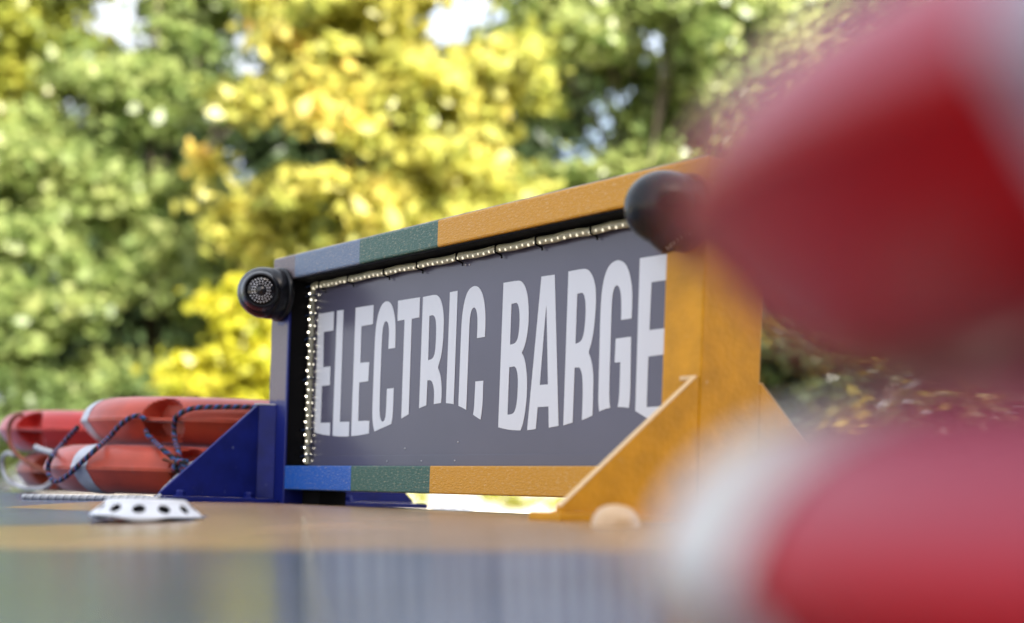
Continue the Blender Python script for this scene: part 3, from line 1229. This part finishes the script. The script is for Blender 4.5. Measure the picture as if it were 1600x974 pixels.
rope = [(36, 648, .004), (24, 651, .014), (15, 664, .018), (14, 684, .018), (20, 702, .018), (35, 717, .016), (55, 729, .014), (78, 740, .014), (100, 746, .012)]
traced(buc, rope, .36, 'grab_rope', M['brown_rope'], upper_b, .0062)
rope = [(23, 712, .03), (12, 708, .03), (4, 716, .03), (5, 734, .03), (13, 750, .03), (30, 761, .03), (55, 764, .03), (72, 760, .02), (84, 750, .02)]
o = traced(blc, rope, .36, 'loop_rope', M['white_rope'], None, .0062)
tag(o, 'loop of pale rope hanging from the faded lifebuoy at far left', 'rope')
o = tube(catmull([at(56, 699, 3.60), at(66, 703, 3.55), at(76, 706, 3.50), at(88, 710, 3.47)], 6), .0072, M['twist'], 'rope_end', None, 10)
tag(o, 'cut end of white rope between the far left lifebuoys', 'rope')

# the two out-of-focus lifebuoys right in front of the lens
GN = 'lifebuoys close to the lens'
def slope_rot(o, k, rz):
    nrm = (Vector((0, 0, 1)) + k).normalized()
    q = Vector((0, 0, 1)).rotation_difference(nrm)
    o.rotation_euler = (q.to_matrix() @ Matrix.Rotation(rz, 3, 'Z')).to_euler()


nc = Vector((.405, .448, 0))
nc.z = roof_at(nc) + HB * .88 + .004
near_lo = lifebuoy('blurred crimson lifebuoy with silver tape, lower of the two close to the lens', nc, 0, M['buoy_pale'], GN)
wide = TAPE.copy()
wide.materials.clear()
wide.materials.append(M['white_tape'])
for c_ in near_lo.children:
    if c_.name.startswith('reflective_tape'):
        c_.data = wide
        c_.scale = (1, 1.5, 1)
slope_rot(near_lo, nvec * .05, R(143))
near_lo.scale = (1, 1, .88)
n2 = nc + Vector((.004, 0, .113))
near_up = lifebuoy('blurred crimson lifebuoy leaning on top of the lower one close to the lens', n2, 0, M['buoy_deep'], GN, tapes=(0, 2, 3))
slope_rot(near_up, Vector((-.035, -.03, 0)), face_angle(n2, 1740, 60) - R(45))
near_up.scale = (1, 1, .88)


# ------------------------------------------------------------------ trees
def leaf_mat(name, cols, trans=.45):
    m = bpy.data.materials.new(name)
    m.use_nodes = True
    n = m.node_tree
    b = n.nodes["Principled BSDF"]
    at_ = n.nodes.new("ShaderNodeAttribute")
    at_.attribute_name = "tint"
    rp = n.nodes.new("ShaderNodeValToRGB")
    e = rp.color_ramp.elements
    e[0].color = (*cols[0], 1)
    e[1].color = (*cols[-1], 1)
    for i in range(1, len(cols) - 1):
        k = e.new(i / (len(cols) - 1) if len(cols) < 4 else ((0, .3, .62) if 'bush' in name else (0, .42, .84))[i])
        k.color = (*cols[i], 1)
    n.links.new(at_.outputs["Fac"], rp.inputs[0])
    n.links.new(rp.outputs[0], b.inputs["Base Color"])
    b.inputs["Roughness"].default_value = .4
    tr = n.nodes.new("ShaderNodeBsdfTranslucent")
    hs = n.nodes.new("ShaderNodeHueSaturation")
    hs.inputs["Value"].default_value = 1.75
    n.links.new(rp.outputs[0], hs.inputs["Color"])
    n.links.new(hs.outputs[0], tr.inputs[0])
    mx = n.nodes.new("ShaderNodeMixShader")
    mx.inputs[0].default_value = trans
    n.links.new(b.outputs[0], mx.inputs[1])
    n.links.new(tr.outputs[0], mx.inputs[2])
    n.links.new(mx.outputs[0], n.nodes["Material Output"].inputs[0])
    return m


LEAF = {
    'green': leaf_mat('green_leaves', [(.065, .105, .03), (.14, .19, .06), (.26, .29, .10)]),
    'lightgreen': leaf_mat('light_green_leaves', [(.10, .155, .045), (.22, .27, .085), (.38, .40, .15)]),
    'yellowgreen': leaf_mat('yellow_green_leaves', [(.14, .17, .03), (.30, .31, .05), (.44, .40, .07)]),
    'maple': leaf_mat('autumn_leaves', [(.15, .19, .04), (.38, .38, .085), (.53, .47, .12), (.60, .34, .08)]),
    'lime': leaf_mat('lime_leaves', [(.22, .25, .02), (.42, .40, .03), (.54, .48, .05)]),
    'dark': leaf_mat('dark_leaves', [(.025, .045, .018), (.05, .08, .028), (.09, .12, .035)], .3),
    'bush': leaf_mat('dark_bush_leaves', [(.02, .035, .012), (.035, .05, .015), (.05, .06, .015), (.45, .33, .02)], .3),
}
GAPS = [(190, 25, 62), (705, 42, 62), (612, 180, 26), (385, 85, 40), (374, 268, 38), (576, 262, 22), (900, 240, 26), (965, 165, 30), (940, 215, 24),
        (790, 172, 18), (545, 110, 20), (405, 62, 20)]


DGAPS = [(235, 250, 38), (330, 200, 42), (440, 225, 52), (225, 510, 58), (90, 545, 36), (305, 520, 40), (500, 335, 38), (535, 235, 30), (860, 215, 38),
         (910, 150, 48), (1015, 70, 46), (800, 255, 36), (660, 300, 30), (120, 180, 34), (60, 420, 30), (150, 380, 26), (420, 110, 30), (780, 20, 40), (700, 190, 26)]


def clumps(crowns, n, cr):
    out = []
    tot = sum(c[3] * c[4] * c[5] for c in crowns)
    for (px, py, Y, rx, rz, ry) in crowns:
        ctr = at(px, py, Y)
        k = max(4, int(n * rx * rz * ry / tot))
        for _ in range(k):
            for _t in range(30):
                v = nrng.normal(size=3)
                v /= np.linalg.norm(v)
                v *= nrng.uniform(.25, 1) ** .5
                P = np.array((ctr.x + v[0] * rx, ctr.y + v[1] * ry, ctr.z + v[2] * rz))
                r = cr * nrng.uniform(.65, 1.35)
                qx, qy = proj(P)
                rp = r / P[1] * F * .85
                if all((qx - gx) ** 2 + (qy - gy) ** 2 > (gr * .8 + rp * .55) ** 2 for gx, gy, gr in (GAPS + DGAPS if Y < 18 else GAPS)):
                    out.append((P, r))
                    break
    return out


def leaves_mesh(name, cl, per, size, m, tint_lo=0, tint_hi=1):
    P, Nn, Tn, Sz = [], [], [], []
    for c, r in cl:
        k = int(per * (r / .4) ** 2)
        d = nrng.normal(size=(k, 3))
        d /= np.linalg.norm(d, axis=1)[:, None]
        rad = np.abs(nrng.normal(.55, .38, size=(k, 1))) * r
        pos = c + d * rad * np.array((1.2, 1.0, .7))
        nn = d * .5 + np.array((0, 0, .6)) + nrng.normal(size=(k, 3)) * .6
        nn /= np.linalg.norm(nn, axis=1)[:, None]
        base = nrng.uniform(0, 1)
        P.append(pos)
        Nn.append(nn)
        Tn.append(np.clip(base * .55 + nrng.uniform(0, 1, k) * .45, 0, 1) * (tint_hi - tint_lo) + tint_lo)
        Sz.append(size * nrng.uniform(.6, 1.3, k))
    P, Nn, Tn, Sz = map(np.concatenate, (P, Nn, Tn, Sz))
    k = len(P)
    a = np.cross(Nn, nrng.normal(size=(k, 3)))
    a /= np.linalg.norm(a, axis=1)[:, None]
    b = np.cross(Nn, a)
    a, b = a * Sz[:, None], b * Sz[:, None] * .62
    sag = -Nn * Sz[:, None] * .18
    # five-point leaf: stem, sides, shoulders, tip
    V = np.stack([P - a * .5, P - a * .05 + b * .5 + sag, P + a * .3 + b * .36 + sag, P + a * .55, P + a * .3 - b * .36 + sag, P - a * .05 - b * .5 + sag], 1).reshape(-1, 3)
    me = bpy.data.meshes.new(name)
    me.vertices.add(len(V))
    me.vertices.foreach_set("co", V.astype(np.float32).ravel())
    me.loops.add(k * 6)
    me.loops.foreach_set("vertex_index", np.arange(k * 6, dtype=np.int32))
    me.polygons.add(k)
    me.polygons.foreach_set("loop_start", np.arange(0, k * 6, 6, dtype=np.int32))
    me.update(calc_edges=True)
    at_ = me.attributes.new("tint", 'FLOAT', 'FACE')
    at_.data.foreach_set("value", Tn.astype(np.float32))
    me.materials.append(m)
    return me


def tree(name, label, cat, crowns, n, cr, per, leaf, size, base_z=.9, trunk=.13, group=None, px_trunk=None):
    cl = clumps(crowns, int(n * 2), cr * .75)
    Y = sum(c[2] for c in crowns) / len(crowns)
    ctr = at(px_trunk if px_trunk else crowns[0][0], crowns[0][1], Y)
    t = thing(name, label, cat, (ctr.x, Y, base_z), 0, group)
    me = leaves_mesh('crown', cl, per * .58, size * 1.35, LEAF[leaf])
    me.transform(Matrix.Translation((-ctr.x, -Y, -base_z)))
    o = bpy.data.objects.new('crown', me)
    C.objects.link(o)
    o.parent = t
    # trunk and limbs as one tapered mesh
    top = max(c[0][2] for c in cl) - base_z
    parts = []

    def limb(pts, r0, r1):
        pts = catmull(pts, 5)
        V, Fc = [], []
        for i, p in enumerate(pts):
            r = r0 + (r1 - r0) * i / (len(pts) - 1)
            tt = (pts[min(i + 1, len(pts) - 1)] - pts[max(i - 1, 0)]).normalized()
            x = tt.orthogonal().normalized()
            y = tt.cross(x)
            for k in range(8):
                a = 2 * math.pi * k / 8
                V.append(p + (x * math.cos(a) + y * math.sin(a)) * r)
        for i in range(len(pts) - 1):
            for k in range(8):
                Fc.append((i * 8 + k, i * 8 + (k + 1) % 8, (i + 1) * 8 + (k + 1) % 8, (i + 1) * 8 + k))
        parts.append((V, Fc))
    limb([Vector((0, 0, -.05)), Vector((.05, .1, top * .35)), Vector((-.04, .05, top * .7)), Vector((.03, 0, top * .95))], trunk, trunk * .15)
    for c, r in cl[::max(1, len(cl) // 16)]:
        e = Vector((c[0] - ctr.x, c[1] - Y, c[2] - base_z))
        st = Vector((0, .06, max(.1, min(top * .8, e.z * rng.uniform(.35, .7)))))
        limb([st, Vector((e.x * .3, e.y * .3, st.z + (e.z - st.z) * .42)), Vector((e.x * .75, e.y * .7, st.z + (e.z - st.z) * .7)), e], trunk * .34, trunk * .08)
    obj('trunk', join(parts), M['bark'], t, True)
    return t


G1 = 'trees behind the wall'
tree('green_tree', 'broad green tree filling the left behind the lifebuoys', 'tree',
     [(140, 500, 15.0, 2.1, 1.0, 1.1), (330, 400, 15.6, 1.2, 1.2, .9), (70, 330, 15.6, 1.5, .9, 1), (290, 100, 16.4, 1.6, .9, .9), (230, 230, 16, 1.5, .9, .9), (330, 560, 15.6, .9, .6, .8), (430, 30, 16.6, .9, .8, .8), (250, -30, 16.5, 1.2, .6, .8)],
     210, .42, 260, 'lightgreen', .115, trunk=.09, group=G1, px_trunk=230)
tree('yellowing_tree', 'yellow green tree at the top left corner', 'tree',
     [(20, 120, 17, 1.3, 1.6, 1.0), (100, 60, 17, .8, 1.0, .8), (30, 260, 17, .9, .7, .7)], 80, .45, 240, 'yellowgreen', .12, trunk=.08, group=G1, px_trunk=-60)
tree('autumn_maple', 'yellow and orange autumn maple behind the middle of the sign', 'tree',
     [(600, 110, 14, 1.6, 1.2, 1.0), (520, 240, 13.7, 1.3, .8, .9), (690, 250, 14, .9, .9, .9), (560, 340, 13.7, 1.2, .5, .7), (480, 90, 14.2, .9, .9, .7), (730, 320, 14, .8, .5, .7), (700, 130, 14.3, .7, .8, .8), (430, 330, 14, .6, .5, .6), (620, -20, 14.3, 1.5, .5, .8)],
     210, .36, 230, 'maple', .125, trunk=.07, group=G1, px_trunk=610)
tree('green_tree', 'green tree with dark gaps behind the right half of the sign', 'tree',
     [(960, 60, 15, 1.6, 1.0, 1.0), (850, 150, 15, .8, 1.0, .8), (900, 230, 15.3, 1.0, .6, .7), (1090, 60, 15.5, 1.3, 1.1, .9), (830, 20, 15.5, .9, .8, .8), (1040, 240, 15.6, .9, .6, .6)],
     140, .38, 240, 'lightgreen', .115, trunk=.08, group=G1, px_trunk=1000)
tree('grey_green_tree', 'grey green tree behind the blurred crimson lifebuoys', 'tree',
     [(1180, 150, 17, 1.5, 1.4, .9), (1400, 120, 18, 1.8, 1.8, 1), (1120, 330, 17, 1.2, .9, .8)], 100, .45, 240, 'green', .12, trunk=.08, group=G1, px_trunk=1250)
tree('lime_shrub', 'bright lime yellow shrub left of the sign behind the lifebuoys', 'shrub',
     [(345, 540, 12.6, .42, .42, .4), (300, 600, 12.6, .3, .25, .3), (400, 600, 12.6, .35, .3, .3), (390, 480, 12.6, .3, .25, .3)], 75, .2, 260, 'lime', .085, base_z=.5, trunk=.03)
tree('low_plant', 'low yellow green plant at the foot of the wall, seen under the sign', 'plant',
     [(800, 778, 12.2, .30, .07, .2), (655, 774, 12.3, .12, .05, .1), (858, 776, 12.1, .12, .10, .1)], 12, .09, 900, 'yellowgreen', .05, base_z=.5, trunk=.008)
tree('dark_shrub', 'dark shrub dotted with yellow leaves right of the yellow post', 'shrub',
     [(1330, 560, 14, 1.5, .6, .6), (1540, 560, 14.2, 1.0, .6, .6), (1250, 620, 14, .6, .4, .5), (1400, 690, 12.5, 1.3, .35, .4), (1600, 680, 12.5, 1.0, .35, .4)], 130, .32, 240, 'bush', .11, trunk=.05, px_trunk=1400)
G2 = 'dark trees at the back'
tree('dark_tree', 'dark evergreen deep behind the yellow maple', 'tree',
     [(650, 420, 22, 3.0, 1.6, 1.0), (420, 320, 22, 1.6, 1.5, 1.0), (800, 300, 22, 1.2, 1.2, .9), (550, 190, 22, 1.8, 1.3, .9)],
     170, .55, 240, 'dark', .15, trunk=.09, group=G2, px_trunk=620)
tree('dark_tree', 'dark evergreen deep behind the broad green tree', 'tree',
     [(150, 420, 22, 3.0, 1.9, 1.0), (330, 530, 22, 1.6, 1.0, 1.0), (40, 250, 22.5, 1.9, 1.0, .9), (330, 180, 22, 1.2, 1.0, .8)],
     150, .55, 240, 'dark', .15, trunk=.09, group=G2, px_trunk=150)
tree('dark_tree', 'dark evergreen deep behind the yellow post and crimson lifebuoys', 'tree',
     [(1050, 300, 21, 1.7, 1.4, 1.0), (1350, 400, 22, 2.6, 2.2, 1.0), (950, 400, 22, 1.5, 1.2, 1.0), (1500, 150, 23, 2.0, 2.2, 1), (950, 180, 22, 1.0, .9, .8)],
     190, .55, 240, 'dark', .15, trunk=.09, group=G2, px_trunk=1200)
tree('hedge', 'dark clipped hedge along the wall behind the lifebuoys', 'hedge',
     [(-40, 660, 14.0, 1.4, .6, .4), (150, 660, 14, 1.4, .6, .4), (400, 660, 14, 1.6, .6, .4), (700, 670, 14, 2.0, .6, .4), (1000, 680, 14, 2.0, .6, .4), (1300, 690, 14.2, 2.0, .6, .4)],
     170, .3, 200, 'green', .09, trunk=.04)
print("faces", sum(len(o.data.polygons) for o in bpy.data.objects if o.type == 'MESH'))
